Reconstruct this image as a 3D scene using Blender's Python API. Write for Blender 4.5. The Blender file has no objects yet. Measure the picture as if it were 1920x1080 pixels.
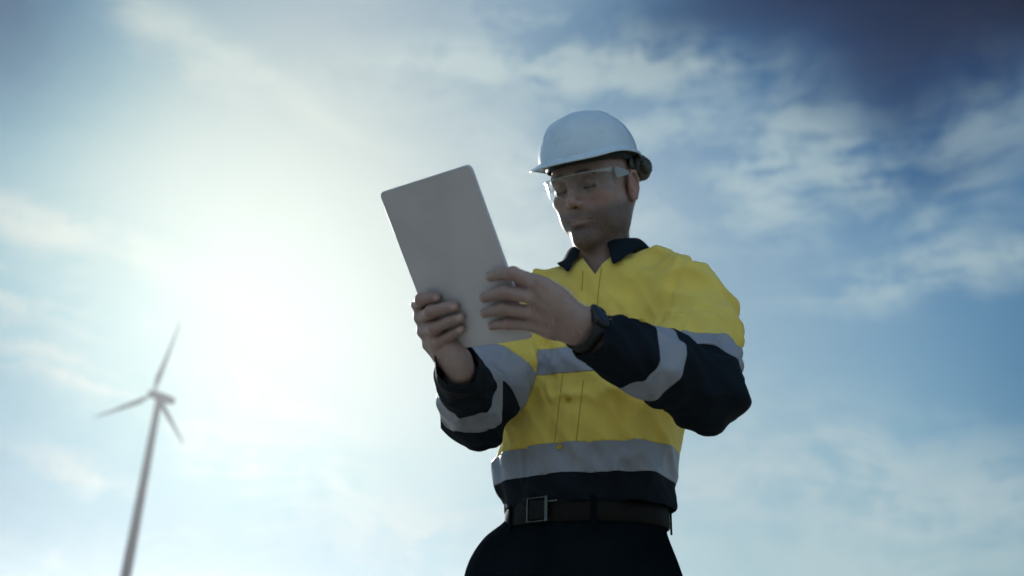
import bpy, bmesh, math, random
import numpy as np
from mathutils import Vector, Matrix
from mathutils.bvhtree import BVHTree

random.seed(4)
rng = np.random.default_rng(7)
R_ = math.radians
SC = bpy.context.scene
COL = SC.collection

# ------------------------------------------------------------------ camera, world, sun, exposure
F, TH, ROLL, CH = 1706.7, R_(23), R_(1.9), 0.80
_f = np.array([0, math.cos(TH), math.sin(TH)])
_r0 = np.array([1.0, 0, 0]); _u0 = np.cross(_r0, _f)
_r = _r0 * math.cos(ROLL) + _u0 * math.sin(ROLL); _u = np.cross(_r, _f)
CAM = np.array([0, 0, CH])


def ray(px, py):
    return _f + (px - 960) / F * _r + (540 - py) / F * _u


def at(px, py, Y):
    d = ray(px, py)
    return CAM + d * (Y / d[1])


cd = bpy.data.cameras.new("camera")
cam = bpy.data.objects.new("camera", cd)
COL.objects.link(cam)
cam.matrix_world = Matrix(((_r[0], _u[0], -_f[0], 0), (_r[1], _u[1], -_f[1], 0), (_r[2], _u[2], -_f[2], CH), (0, 0, 0, 1)))
cd.sensor_width = 36
cd.lens = 36 * F / 1920
cd.clip_start = 0.05
cd.clip_end = 6000
cd.dof.use_dof = True
cd.dof.focus_distance = 1.62
cd.dof.aperture_fstop = 2.4
SC.camera = cam
SC.view_settings.view_transform = 'Standard'
SC.view_settings.look = 'None'
SC.view_settings.gamma = 1
SC.view_settings.exposure = 0.18
SC.cycles.use_denoising = True
SC.cycles.max_bounces = 6
SC.cycles.volume_bounces = 0
SC.cycles.sample_clamp_indirect = 4

SUN = ray(455, 520); SUN = SUN / np.linalg.norm(SUN)
sun_el = math.asin(SUN[2]); sun_az = math.atan2(SUN[0], SUN[1])
sl = bpy.data.lights.new("sun", 'SUN')
sl.energy = 4.8
sl.angle = R_(0.5)
sl.color = (1, .97, .93)
so = bpy.data.objects.new("sun", sl)
COL.objects.link(so)
so.rotation_euler = Vector(SUN).to_track_quat('Z', 'Y').to_euler()
so.location = (-20, 60, 40)


class NT:
    """small helper for node trees"""
    def __init__(s, tree):
        s.t = tree; s.n = tree.nodes; s.l = tree.links

    def new(s, kind, **kw):
        n = s.n.new(kind)
        for k, v in kw.items():
            setattr(n, k, v)
        return n

    def put(s, sock, v):
        if isinstance(v, bpy.types.NodeSocket):
            s.l.new(v, sock)
        elif v is not None:
            sock.default_value = v

    def math(s, op, a, b=None, c=None, clamp=False):
        n = s.new('ShaderNodeMath', operation=op, use_clamp=clamp)
        s.put(n.inputs[0], a)
        if b is not None: s.put(n.inputs[1], b)
        if c is not None: s.put(n.inputs[2], c)
        return n.outputs[0]

    def vmath(s, op, a, b=None, scale=None):
        n = s.new('ShaderNodeVectorMath', operation=op)
        s.put(n.inputs[0], a)
        if b is not None: s.put(n.inputs[1], b)
        if scale is not None: s.put(n.inputs['Scale'], scale)
        return n.outputs['Value'] if op == 'DOT_PRODUCT' else n.outputs[0]

    def mix(s, f, a, b, blend='MIX'):
        n = s.new('ShaderNodeMix', data_type='RGBA', blend_type=blend)
        s.put(n.inputs[0], f)
        s.put(n.inputs[6], a if isinstance(a, bpy.types.NodeSocket) else (*a, 1))
        s.put(n.inputs[7], b if isinstance(b, bpy.types.NodeSocket) else (*b, 1))
        return n.outputs[2]

    def noise(s, vec, scale, detail=4, rough=.55, dist=0.0):
        n = s.new('ShaderNodeTexNoise')
        if vec is not None: s.put(n.inputs['Vector'], vec)
        n.inputs['Scale'].default_value = scale
        n.inputs['Detail'].default_value = detail
        n.inputs['Roughness'].default_value = rough
        n.inputs['Distortion'].default_value = dist
        return n.outputs['Fac']

    def remap(s, v, a, b, c=0.0, d=1.0, smooth=True):
        n = s.new('ShaderNodeMapRange', interpolation_type='SMOOTHSTEP' if smooth else 'LINEAR')
        s.put(n.inputs[0], v)
        for i, q in enumerate((a, b, c, d)):
            n.inputs[i + 1].default_value = q
        return n.outputs[0]


W = bpy.data.worlds.new("World")
SC.world = W
W.use_nodes = True
w = NT(W.node_tree)
w.n.clear()
out = w.new('ShaderNodeOutputWorld')
bg = w.new('ShaderNodeBackground')
w.l.new(bg.outputs[0], out.inputs[0])
sky = w.new('ShaderNodeTexSky', sky_type='NISHITA')
sky.sun_disc = False
sky.sun_elevation = sun_el
sky.sun_rotation = sun_az
sky.air_density = 1.2
sky.dust_density = 1.0
sky.ozone_density = 2.0
tc = w.new('ShaderNodeTexCoord').outputs['Generated']


def patch(px, py, sx, sy, ang=0.0):
    """soft elliptical patch of the sky round a world direction"""
    d = ray(px, py); d /= np.linalg.norm(d)
    up = np.array([0, 0, 1.0])
    a = np.cross(d, up); a /= np.linalg.norm(a)
    b = np.cross(a, d)
    c_, s_ = math.cos(R_(ang)), math.sin(R_(ang))
    a2, b2 = a * c_ + b * s_, -a * s_ + b * c_
    da = w.math('MULTIPLY', w.vmath('DOT_PRODUCT', dirw, tuple(a2)), F / sx)
    db = w.math('MULTIPLY', w.vmath('DOT_PRODUCT', dirw, tuple(b2)), F / sy)
    r2 = w.math('ADD', w.math('MULTIPLY', da, da), w.math('MULTIPLY', db, db))
    e = w.math('EXPONENT', w.math('MULTIPLY', r2, -1.0))
    front = w.math('GREATER_THAN', w.vmath('DOT_PRODUCT', dirw, tuple(d)), 0.3)
    return w.math('MULTIPLY', e, front)


# the directions are wobbled by noise so that no cloud patch has a geometric outline
wob = w.new('ShaderNodeTexNoise')
w.put(wob.inputs['Vector'], tc)
wob.inputs['Scale'].default_value = 5.0
wob.inputs['Detail'].default_value = 3
wv = w.vmath('SCALE', w.vmath('SUBTRACT', wob.outputs['Color'], (.5, .5, .5)), scale=0.10)
dirw = w.vmath('ADD', tc, wv)

cosg = w.vmath('DOT_PRODUCT', tc, tuple(SUN))
ang = w.math('ARCCOSINE', w.math('MINIMUM', cosg, 1.0))           # radians from the sun
g1 = w.math('EXPONENT', w.math('MULTIPLY', w.math('MULTIPLY', ang, ang), -1 / (0.19 ** 2)))
g2 = w.math('EXPONENT', w.math('MULTIPLY', w.math('POWER', ang, 1.6), -1 / (0.30 ** 1.6)))
sep = w.new('ShaderNodeSeparateXYZ'); w.put(sep.inputs[0], tc)
el = sep.outputs[2]

# clear sky: nishita with its core round the sun softly compressed, deeper blue away from the sun
A_ = 10.8
sx_ = w.new('ShaderNodeSeparateXYZ'); w.put(sx_.inputs[0], sky.outputs[0])
cb_ = w.new('ShaderNodeCombineXYZ')
for i_, A_ in enumerate((9.9, 10.8, 10.3)):
    v_ = sx_.outputs[i_]
    q_ = w.math('MULTIPLY', v_, 1 / A_)
    w.put(cb_.inputs[i_], w.math('DIVIDE', v_, w.math('POWER', w.math('ADD', w.math('MULTIPLY', q_, q_), 1.0), .5)))
far = w.remap(ang, .25, .80)
tint = w.mix(far, (.90, 1.05, 1.20), (.66, .96, 1.16))
clear = w.vmath('MULTIPLY', cb_.outputs[0], tint)
clouds = None
CL = [  # px, py, sx, sy, angle, amount
    (900, 140, 260, 60, 4, .9), (1180, 130, 260, 60, -4, .9), (980, 40, 150, 35, 0, .6), (1300, 175, 100, 40, 0, .4), (1440, 400, 70, 60, 0, .6), (1640, 260, 60, 110, 0, .5),
    (1510, 275, 110, 120, 20, .9), (1450, 350, 90, 110, 0, .75), (1600, 330, 120, 70, -10, .65), (1840, 200, 110, 130, 0, .7),
    (1850, 330, 60, 110, 0, .4), (1700, 520, 170, 50, 10, .85), (1860, 490, 160, 40, 8, .6), (1760, 420, 60, 40, 30, .5),
    (1000, 330, 110, 120, 60, .7), (1000, 470, 130, 80, 0, .8), (1250, 430, 120, 50, -25, .55), (330, 60, 180, 40, -35, .75),
    (500, 160, 160, 30, -22, .7), (640, 250, 150, 40, -15, .4), (1450, 900, 420, 90, 2, .9), (1800, 950, 300, 90, 4, .7),
    (1300, 780, 160, 50, 0, .3), (140, 880, 110, 22, -12, .9), (80, 700, 150, 28, -12, .8), (250, 790, 140, 20, -10, .5),
    (100, 440, 200, 40, -8, .8), (60, 540, 140, 30, -10, .7), (420, 870, 200, 26, -12, .6), (560, 770, 180, 30, -10, .5), (120, 1010, 220, 26, 6, .7), (560, 900, 280, 60, -14, .6), (850, 1000, 300, 80, 0, .7),
    (1220, 240, 160, 80, 0, .6), (20, 580, 130, 40, -15, .6)]
for c in CL:
    p = w.math('MULTIPLY', patch(*c[:5]), c[5])
    clouds = p if clouds is None else w.math('MAXIMUM', clouds, w.math('ADD', p, w.math('MULTIPLY', clouds, .35)))
mp = w.new('ShaderNodeMapping')
w.put(mp.inputs[0], dirw)
mp.inputs['Rotation'].default_value = (0, R_(12), 0)
mp.inputs['Scale'].default_value = (1, 1, 2.6)
streak = w.noise(mp.outputs[0], 6.5, 8, .6, .0)
fine = w.noise(dirw, 24.0, 6, .62, .0)
mp2 = w.new('ShaderNodeMapping')
w.put(mp2.inputs[0], dirw)
mp2.inputs['Rotation'].default_value = (0, R_(16), 0)
mp2.inputs['Scale'].default_value = (1, 1, 8)
fibre = w.noise(mp2.outputs[0], 7.0, 6, .6, .0)
tex = w.math('ADD', w.math('ADD', w.math('MULTIPLY', streak, .45), w.math('MULTIPLY', fine, .30)), w.math('MULTIPLY', fibre, .30))
cover = w.math('MULTIPLY', clouds, w.remap(tex, .43, .60, .04, 1.3), clamp=True)
thin = w.math('MULTIPLY', w.remap(w.noise(mp.outputs[0], 2.3, 5, .5, .0), .45, .75), .18)
cover = w.math('MAXIMUM', cover, thin)
back = w.math('MULTIPLY', w.remap(sep.outputs[1], -.05, -.6), w.remap(streak, .30, .60, .25, 1.0))  # unseen bright cloud added behind the camera as front fill on the man
dark = None  # darkened sky patches; lens vignette in the corners is painted in here
for c in [(1960, -60, 360, 250, 0, .985), (1540, -30, 420, 150, 0, .86), (1690, 110, 150, 120, 0, .60), (1300, 10, 150, 60, 0, .25), (1760, 330, 160, 60, 0, .3), (-60, -40, 290, 290, 0, .80), (-100, 800, 420, 300, -10, .48), (-160, 560, 320, 300, 0, .35),
          (1980, 700, 180, 330, 0, .35), (450, 1120, 800, 260, 0, .62), (1020, 1180, 1500, 160, 0, .10)]:
    p = w.math('SUBTRACT', 1.0, w.math('MULTIPLY', patch(*c[:5]), c[5]))
    dark = p if dark is None else w.math('MULTIPLY', dark, p)
cover = w.math('MULTIPLY', cover, w.remap(dark, .10, .55, .30, 1.0))
dkc = w.new('ShaderNodeCombineXYZ')
for i_, pw in enumerate((1.95, 1.06, .70)):
    w.put(dkc.inputs[i_], w.math('POWER', w.math('MAXIMUM', dark, 0.001), pw))
clear = w.vmath('MULTIPLY', clear, dkc.outputs[0])
lowh = w.math('EXPONENT', w.math('MULTIPLY', w.math('MAXIMUM', el, 0.0), -1 / .10))
clear = w.vmath('ADD', clear, w.vmath('SCALE', (3.1, 3.1, 2.9), scale=w.math('MULTIPLY', lowh, dark)))
cloudc = w.vmath('ADD', w.vmath('SCALE', (5.4, 7.1, 8.1), scale=w.math('MAXIMUM', w.math('POWER', dark, .62), .14)), w.vmath('SCALE', (5.5, 5.4, 4.2), scale=w.math('MAXIMUM', g2, w.math('MULTIPLY', lowh, 1.0))))
skyc = w.mix(w.math('MULTIPLY', cover, .9), clear, cloudc)
glow = w.vmath('ADD', w.vmath('SCALE', (0.1, .3, .1), scale=g2), w.vmath('SCALE', (1.6, 1.7, 1.0), scale=g1))
sum_ = w.vmath('ADD', skyc, glow)
sp_ = w.new('ShaderNodeSeparateXYZ'); w.put(sp_.inputs[0], sum_)
cp_ = w.new('ShaderNodeCombineXYZ')
for i_, A_ in enumerate((7.7, 8.7, 8.5)):
    q_ = w.math('POWER', w.math('MULTIPLY', sp_.outputs[i_], 1 / A_), 3.0)
    w.put(cp_.inputs[i_], w.math('DIVIDE', sp_.outputs[i_], w.math('POWER', w.math('ADD', q_, 1.0), 1 / 3)))
soft = w.vmath('MULTIPLY', w.vmath('ADD', cp_.outputs[0], w.vmath('SCALE', (.9, .9, .5), scale=g1)), w.mix(w.math('MINIMUM', w.math('MULTIPLY', g2, 1.6), 1.0), (.96, 1.035, 1.07), (1.02, 1.02, .985)))
fin = w.mix(w.math('MULTIPLY', back, w.remap(el, .0, .2)), soft, (6.0, 7.6, 9.3))
w.put(bg.inputs[0], fin)
bg.inputs[1].default_value = 0.0705

# ------------------------------------------------------------------ object helpers


def tag(o, label=None, cat=None, group=None, kind=None):
    for k, v in (('label', label), ('category', cat), ('group', group), ('kind', kind)):
        if v: o[k] = v
    return o


def obj_data(name, me, mat=None, parent=None, smooth=True):
    if mat is not None:
        me.materials.append(mat)
    if smooth:
        me.shade_smooth()
    o = bpy.data.objects.new(name, me)
    COL.objects.link(o)
    if parent: o.parent = parent
    return o


def mesh_from(name, V, Q, mat=None, parent=None, smooth=True):
    me = bpy.data.meshes.new(name)
    me.from_pydata([tuple(map(float, v)) for v in V], [], [tuple(int(i) for i in q) for q in Q])
    me.validate(); me.update()
    return obj_data(name, me, mat, parent, smooth)


def bm_obj(name, bm, mat=None, parent=None, smooth=True):
    me = bpy.data.meshes.new(name)
    bmesh.ops.recalc_face_normals(bm, faces=bm.faces)
    bm.to_mesh(me); bm.free()
    return obj_data(name, me, mat, parent, smooth)


def loft(rings, close=True, caps=(False, False)):
    """list of rings (n,3) -> V,Q"""
    V = np.concatenate(rings); n = len(rings[0]); Q = []
    m = n if close else n - 1
    for i in range(len(rings) - 1):
        for j in range(m):
            a, b = i * n + j, i * n + (j + 1) % n
            Q.append((a, b, b + n, a + n))
    if caps[0]: Q.append(tuple(range(n - 1, -1, -1)))
    if caps[1]: Q.append(tuple((len(rings) - 1) * n + k for k in range(n)))
    return V, Q


def solidify(o, t, offset=-1.0):
    m = o.modifiers.new("thickness", 'SOLIDIFY'); m.thickness = t; m.offset = offset
    return o


def bevel(o, wd, seg=3):
    m = o.modifiers.new("bevel", 'BEVEL'); m.width = wd; m.segments = seg; m.limit_method = 'ANGLE'; m.angle_limit = R_(40)
    return o


# ------------------------------------------------------------------ implicit surfaces


def smin(a, b, k):
    if k <= 0: return np.minimum(a, b)
    h = np.maximum(k - np.abs(a - b), 0) / k
    return np.minimum(a, b) - h * h * k * .25


def sd_cap(p, a, b, ra, rb):
    a = np.asarray(a, float); ba = np.asarray(b, float) - a
    pa = p - a
    t = np.clip(pa @ ba / max(ba @ ba, 1e-12), 0, 1)
    return np.linalg.norm(pa - t[:, None] * ba, axis=1) - (ra + (rb - ra) * t)


def sd_ell(p, c, r, M=None):
    q = p - np.asarray(c, float)
    if M is not None: q = q @ M
    r = np.asarray(r, float)
    k0 = np.linalg.norm(q / r, axis=1); k1 = np.linalg.norm(q / (r * r), axis=1)
    return k0 * (k0 - 1) / np.maximum(k1, 1e-9)


class Field:
    def __init__(s): s.ops = []
    def cap(s, a, b, ra, rb=None, k=.01): s.ops.append(('+', k, lambda p: sd_cap(p, a, b, ra, ra if rb is None else rb))); return s
    def ell(s, c, r, M=None, k=.01): s.ops.append(('+', k, lambda p: sd_ell(p, c, r, M))); return s
    def fn(s, f, k=.01): s.ops.append(('+', k, f)); return s
    def sub_ell(s, c, r, M=None, k=.005): s.ops.append(('-', k, lambda p: sd_ell(p, c, r, M))); return s
    def sub_cap(s, a, b, ra, rb=None, k=.003): s.ops.append(('-', k, lambda p: sd_cap(p, a, b, ra, ra if rb is None else rb))); return s
    def chain(s, pts, rad, k=.01, k0=None):
        for i in range(len(pts) - 1):
            s.cap(pts[i], pts[i + 1], rad[i], rad[i + 1], (k0 if (i == 0 and k0 is not None) else k))
        return s
    def sub_chain(s, pts, rad, k=.003):
        for i in range(len(pts) - 1): s.sub_cap(pts[i], pts[i + 1], rad[i], rad[i + 1], k)
        return s

    def __call__(s, p):
        d = None
        for op, k, f in s.ops:
            v = f(p)
            if d is None: d = v
            elif op == '+': d = smin(d, v, k)
            else: d = -smin(-d, v, k)
        return d


def surface(field, lo, hi, h, smooth=1):
    """surface nets on a sparse grid"""
    B = 8
    lo = np.asarray(lo, float); hi = np.asarray(hi, float)
    nb = np.ceil((hi - lo) / (h * B)).astype(int)
    n = nb * B + 1
    idx = np.stack(np.meshgrid(*[np.arange(k) for k in nb], indexing='ij'), -1).reshape(-1, 3)
    cen = lo + (idx * B + B / 2) * h
    d = np.concatenate([field(c) for c in np.array_split(cen, max(1, len(cen) // 200000))])
    G = np.full(n, 1.0, np.float32)
    for i, s in zip(idx[d < 0], d[d < 0]):
        a = i * B; G[a[0]:a[0] + B + 1, a[1]:a[1] + B + 1, a[2]:a[2] + B + 1] = -1
    keep = idx[np.abs(d) < h * B * 1.15]
    o = np.stack(np.meshgrid(*[np.arange(B + 1)] * 3, indexing='ij'), -1).reshape(-1, 3)
    for ch in np.array_split(keep, max(1, len(keep) // 250)):
        g = (ch[:, None, :] * B + o[None]).reshape(-1, 3)
        G[g[:, 0], g[:, 1], g[:, 2]] = field(lo + g * h)
    S = G < 0
    c = [S[a:n[0] - 1 + a, b:n[1] - 1 + b, e:n[2] - 1 + e] for a in (0, 1) for b in (0, 1) for e in (0, 1)]
    cnt = sum(x.astype(np.int8) for x in c)
    act = (cnt > 0) & (cnt < 8)
    ci = np.argwhere(act)
    vid = np.full(act.shape, -1, np.int64); vid[act] = np.arange(len(ci))
    acc = np.zeros((len(ci), 3)); num = np.zeros(len(ci))
    for ax in range(3):
        for u in (0, 1):
            for v in (0, 1):
                o0 = np.zeros(3, int); oth = [q for q in range(3) if q != ax]
                o0[oth[0]] = u; o0[oth[1]] = v; o1 = o0.copy(); o1[ax] = 1
                a = ci + o0; b = ci + o1
                va = G[a[:, 0], a[:, 1], a[:, 2]]; vb = G[b[:, 0], b[:, 1], b[:, 2]]
                m = (va < 0) != (vb < 0)
                t = np.where(m, va / np.where(m, va - vb, 1), 0)
                p = a.astype(float); p[:, ax] += t
                acc[m] += p[m]; num[m] += 1
    V = lo + acc / num[:, None] * h
    Q = []
    for ax in range(3):
        sl0 = [slice(1, -1)] * 3; sl1 = [slice(1, -1)] * 3
        sl0[ax] = slice(0, -1); sl1[ax] = slice(1, None)
        a = S[tuple(sl0)]; b = S[tuple(sl1)]
        e = np.argwhere(a != b)
        if not len(e): continue
        sgn = a[e[:, 0], e[:, 1], e[:, 2]]
        off = np.ones(3, int); off[ax] = 0
        e = e + off
        u, v = [(1, 2), (2, 0), (0, 1)][ax]
        du = np.zeros(3, int); du[u] = 1; dv = np.zeros(3, int); dv[v] = 1
        q = [e - du - dv, e - dv, e, e - du]
        q = np.stack([vid[x[:, 0], x[:, 1], x[:, 2]] for x in q], 1)
        q[~sgn] = q[~sgn][:, ::-1]
        Q.append(q)
    Q = np.concatenate(Q); Q = Q[(Q >= 0).all(1)]
    for _ in range(smooth):
        s_ = np.zeros_like(V); k_ = np.zeros(len(V))
        for i in range(4):
            a, b = Q[:, i], Q[:, (i + 1) % 4]
            np.add.at(s_, a, V[b]); np.add.at(k_, a, 1)
            np.add.at(s_, b, V[a]); np.add.at(k_, b, 1)
        V = V * .5 + .5 * s_ / np.maximum(k_, 1)[:, None]
    return V, Q


def normals(V, Q):
    fn = np.cross(V[Q[:, 2]] - V[Q[:, 0]], V[Q[:, 3]] - V[Q[:, 1]])
    N = np.zeros_like(V)
    for i in range(4): np.add.at(N, Q[:, i], fn)
    return N / np.maximum(np.linalg.norm(N, axis=1), 1e-12)[:, None]


#LAT
LAT = rng.random((32, 32, 32)) * 2 - 1


def vnoise(p):
    i = np.floor(p).astype(int); f = p - i; f = f * f * (3 - 2 * f); r = 0
    for a in (0, 1):
        for b in (0, 1):
            for c in (0, 1):
                wgt = (f[:, 0] if a else 1 - f[:, 0]) * (f[:, 1] if b else 1 - f[:, 1]) * (f[:, 2] if c else 1 - f[:, 2])
                r = r + wgt * LAT[(i[:, 0] + a) % 32, (i[:, 1] + b) % 32, (i[:, 2] + c) % 32]
    return r


def sstep(x, a, b):
    t = np.clip((x - a) / (b - a), 0, 1); return t * t * (3 - 2 * t)


# ------------------------------------------------------------------ materials


def material(name, base, rough=.6, metal=0.0, bump=None, bump_d=.001, var=0.0, var_scale=8, sheen=0.0, spec=.5, bump_k=.4, coat=0.0):
    m = bpy.data.materials.new(name); m.use_nodes = True
    t = NT(m.node_tree); b = t.n['Principled BSDF']
    tcn = t.new('ShaderNodeTexCoord').outputs['Object']
    b.inputs['Roughness'].default_value = rough
    b.inputs['Metallic'].default_value = metal
    b.inputs['Specular IOR Level'].default_value = spec
    b.inputs['Coat Weight'].default_value = coat
    if sheen:
        b.inputs['Sheen Weight'].default_value = sheen
    c = base
    if var:
        n = t.noise(tcn, var_scale, 6, .6)
        c = t.mix(t.remap(n, .3, .7), tuple(x * (1 - var) for x in base), tuple(min(1, x * (1 + var)) for x in base))
        t.put(b.inputs['Base Color'], c)
        t.put(b.inputs['Roughness'], t.remap(n, .3, .7, max(.02, rough - .08), min(1, rough + .08)))
    else:
        b.inputs['Base Color'].default_value = (*base, 1)
    if bump:
        n = t.noise(tcn, bump, 4, .6)
        bn = t.new('ShaderNodeBump')
        bn.inputs['Strength'].default_value = bump_k; bn.inputs['Distance'].default_value = bump_d
        t.put(bn.inputs['Height'], n); t.put(b.inputs['Normal'], bn.outputs[0])
    return m


M = {}
M['yellow'] = material('yellow_drill', (.84, .66, .125), .8, bump=900, bump_d=.0006, var=.07, var_scale=14, sheen=.15)
M['navy'] = material('navy_drill', (.008, .014, .022), .85, bump=900, bump_d=.0006, var=.25, var_scale=12, sheen=.0, spec=.12)
M['tape'] = material('reflective_tape', (.29, .32, .38), .45, bump=1400, bump_d=.0003, var=.08, var_scale=20)
M['trouser'] = material('dark_trousers', (.005, .009, .012), 1.0, bump=700, bump_d=.0008, var=.2, var_scale=9, spec=0)
M['belt'] = material('black_leather', (.006, .006, .0055), .6, bump=320, bump_d=.0006, var=.3, var_scale=30, spec=.15)
M['steel'] = material('brushed_steel', (.12, .115, .11), .28, 1.0, var=.1, var_scale=60)
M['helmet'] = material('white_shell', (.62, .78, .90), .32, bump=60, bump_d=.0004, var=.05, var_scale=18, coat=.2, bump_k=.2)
M['liner'] = material('black_liner', (.012, .013, .014), .7, bump=300, var=.2)
M['knob'] = material('worn_black_plastic', (.05, .048, .036), .5, bump=200, bump_d=.001, var=.5, var_scale=50)
M['tablet'] = material('grey_aluminium', (.63, .63, .68), .42, .25, bump=1500, bump_d=.0001, var=.07, var_scale=7)  # aluminium base raised to stand in for lens glare over the back
M['screen'] = material('dark_screen', (.01, .01, .012), .08)
M['lens_glass'] = material('lens_black', (.006, .006, .008), .1)
M['button'] = material('yellow_button', (.55, .40, .03), .35)
M['thread'] = material('dark_yellow_stitching', (.40, .32, .05), .9)
M['watch'] = material('watch_black', (.012, .016, .02), .3)
M['strap'] = material('black_rubber', (.012, .013, .015), .65)
M['boot'] = material('tan_leather', (.16, .09, .045), .6, bump=120, var=.3)
M['sole'] = material('black_sole', (.012, .012, .012), .8)
M['turbine'] = material('shaded_turbine_paint', (.06, .075, .09), .7, var=.05, var_scale=.4)  # white turbine; its backlit shade is put into the dark base colour
M['hairline'] = material('pale_body_hair', (.75, .66, .55), .5)
M['glass_frame'] = material('pale_plastic', (.42, .50, .56), .3)

# skin: stubble and redness come in as vertex attributes
m = bpy.data.materials.new('skin'); m.use_nodes = True; t = NT(m.node_tree); b = t.n['Principled BSDF']
a1 = t.new('ShaderNodeAttribute', attribute_name='stubble').outputs['Fac']
a2 = t.new('ShaderNodeAttribute', attribute_name='ruddy').outputs['Fac']
a3 = t.new('ShaderNodeAttribute', attribute_name='brow').outputs['Fac']
oc = t.new('ShaderNodeTexCoord').outputs['Object']
n1 = t.noise(oc, 35, 6, .6); n2 = t.noise(oc, 650, 3, .7)
c = t.mix(t.remap(n1, .3, .7), (.34, .238, .212), (.41, .29, .255))
c = t.mix(t.math('MULTIPLY', a2, .65), c, (.42, .12, .085))
c = t.mix(t.math('MULTIPLY', a1, t.remap(n2, .35, .62, .48, .86)), c, (.055, .04, .035))
a4 = t.new('ShaderNodeAttribute', attribute_name='nail').outputs['Fac']
c = t.mix(t.math('MULTIPLY', a4, .8), c, (.62, .46, .42))
c = t.mix(t.math('MULTIPLY', a3, t.remap(n2, .25, .55, .5, .95)), c, (.02, .014, .011))
t.put(b.inputs['Base Color'], c)
b.inputs['Roughness'].default_value = .5
b.inputs['Subsurface Weight'].default_value = .08
b.inputs['Subsurface Radius'].default_value = (.012, .004, .002)
b.inputs['Subsurface Scale'].default_value = 1.0
bn = t.new('ShaderNodeBump'); bn.inputs['Strength'].default_value = .5; bn.inputs['Distance'].default_value = .0018
t.put(bn.inputs['Height'], t.math('ADD', t.noise(oc, 240, 4, .6), t.math('MULTIPLY', t.noise(oc, 70, 3, .5), .6)))
t.put(b.inputs['Normal'], bn.outputs[0])
M['skin'] = m

m = bpy.data.materials.new('clear_lens'); m.use_nodes = True; t = NT(m.node_tree); t.n.clear()
o_ = t.new('ShaderNodeOutputMaterial'); tr = t.new('ShaderNodeBsdfTransparent'); gl = t.new('ShaderNodeBsdfGlossy')
tr.inputs[0].default_value = (.93, .95, .96, 1); gl.inputs['Roughness'].default_value = .05
fr = t.new('ShaderNodeLayerWeight')
mx = t.new('ShaderNodeMixShader'); t.put(mx.inputs[0], t.math('ADD', t.math('MULTIPLY', t.math('POWER', fr.outputs['Facing'], 4.0), .6), .025)); t.l.new(tr.outputs[0], mx.inputs[1]); t.l.new(gl.outputs[0], mx.inputs[2])
t.l.new(mx.outputs[0], o_.inputs[0])
M['lens'] = m
m = bpy.data.materials.new('clear_plastic_frame'); m.use_nodes = True; t = NT(m.node_tree); b = t.n['Principled BSDF']
b.inputs['Base Color'].default_value = (.75, .82, .86, 1); b.inputs['Roughness'].default_value = .18
b.inputs['Transmission Weight'].default_value = .7; b.inputs['IOR'].default_value = 1.2
M['clear_frame'] = m

# ------------------------------------------------------------------ ground and haze
m = bpy.data.materials.new('dry_grass_field'); m.use_nodes = True; t = NT(m.node_tree); b = t.n['Principled BSDF']
oc = t.new('ShaderNodeTexCoord').outputs['Object']
c = t.mix(t.remap(t.noise(oc, .6, 8, .65), .35, .65), (.18, .18, .14), (.33, .31, .26))
c = t.mix(t.remap(t.noise(oc, 24, 6, .7), .4, .6), c, (.26, .25, .20))
t.put(b.inputs['Base Color'], c); b.inputs['Roughness'].default_value = .95
bn = t.new('ShaderNodeBump'); bn.inputs['Distance'].default_value = .04; t.put(bn.inputs['Height'], t.noise(oc, 30, 6, .7)); t.put(b.inputs['Normal'], bn.outputs[0])
GV = []; GQ = []
rad = [0, 1, 2, 4, 7, 12, 20, 35, 60, 100, 180, 320, 600, 1000, 1500]; ns = 64
for i, r in enumerate(rad):
    for j in range(ns):
        th = 2 * math.pi * j / ns
        x, y = r * math.cos(th), r * math.sin(th)
        z = 0 if r < 12 else .25 * math.sin(x * .05) * math.cos(y * .043)
        GV.append((x, y, z))
for i in range(len(rad) - 1):
    for j in range(ns):
        a, b_ = i * ns + j, i * ns + (j + 1) % ns
        GQ.append((a, b_, b_ + ns, a + ns))
tag(mesh_from('ground', GV, GQ, m), kind='structure')

# ------------------------------------------------------------------ wind turbine
TD = 150.0
hubp = at(288, 739, TD)
s_ = TD / 75.0
root = bpy.data.objects.new('wind_turbine', None); COL.objects.link(root)
tag(root, 'tall pale three bladed wind turbine on a tapering tower, far off under the sun glow', 'wind turbine')
# axis of the rotor points towards camera-left; nacelle trails behind it
YAW = R_(-25)
ax = np.array([math.sin(YAW), -math.cos(YAW), 0.0]); sd = np.array([ax[1], -ax[0], 0.0]); up = np.array([0, 0, 1.0])
tw = hubp - ax * .7 * s_
root.location = (tw[0], tw[1], 0)
off = np.array([tw[0], tw[1], 0])


def circ(c, u, v, r, n=24, r2=None):
    th = np.linspace(0, 2 * np.pi, n, endpoint=False)
    return c + np.outer(np.cos(th) * r, u) + np.outer(np.sin(th) * (r2 or r), v)


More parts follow.
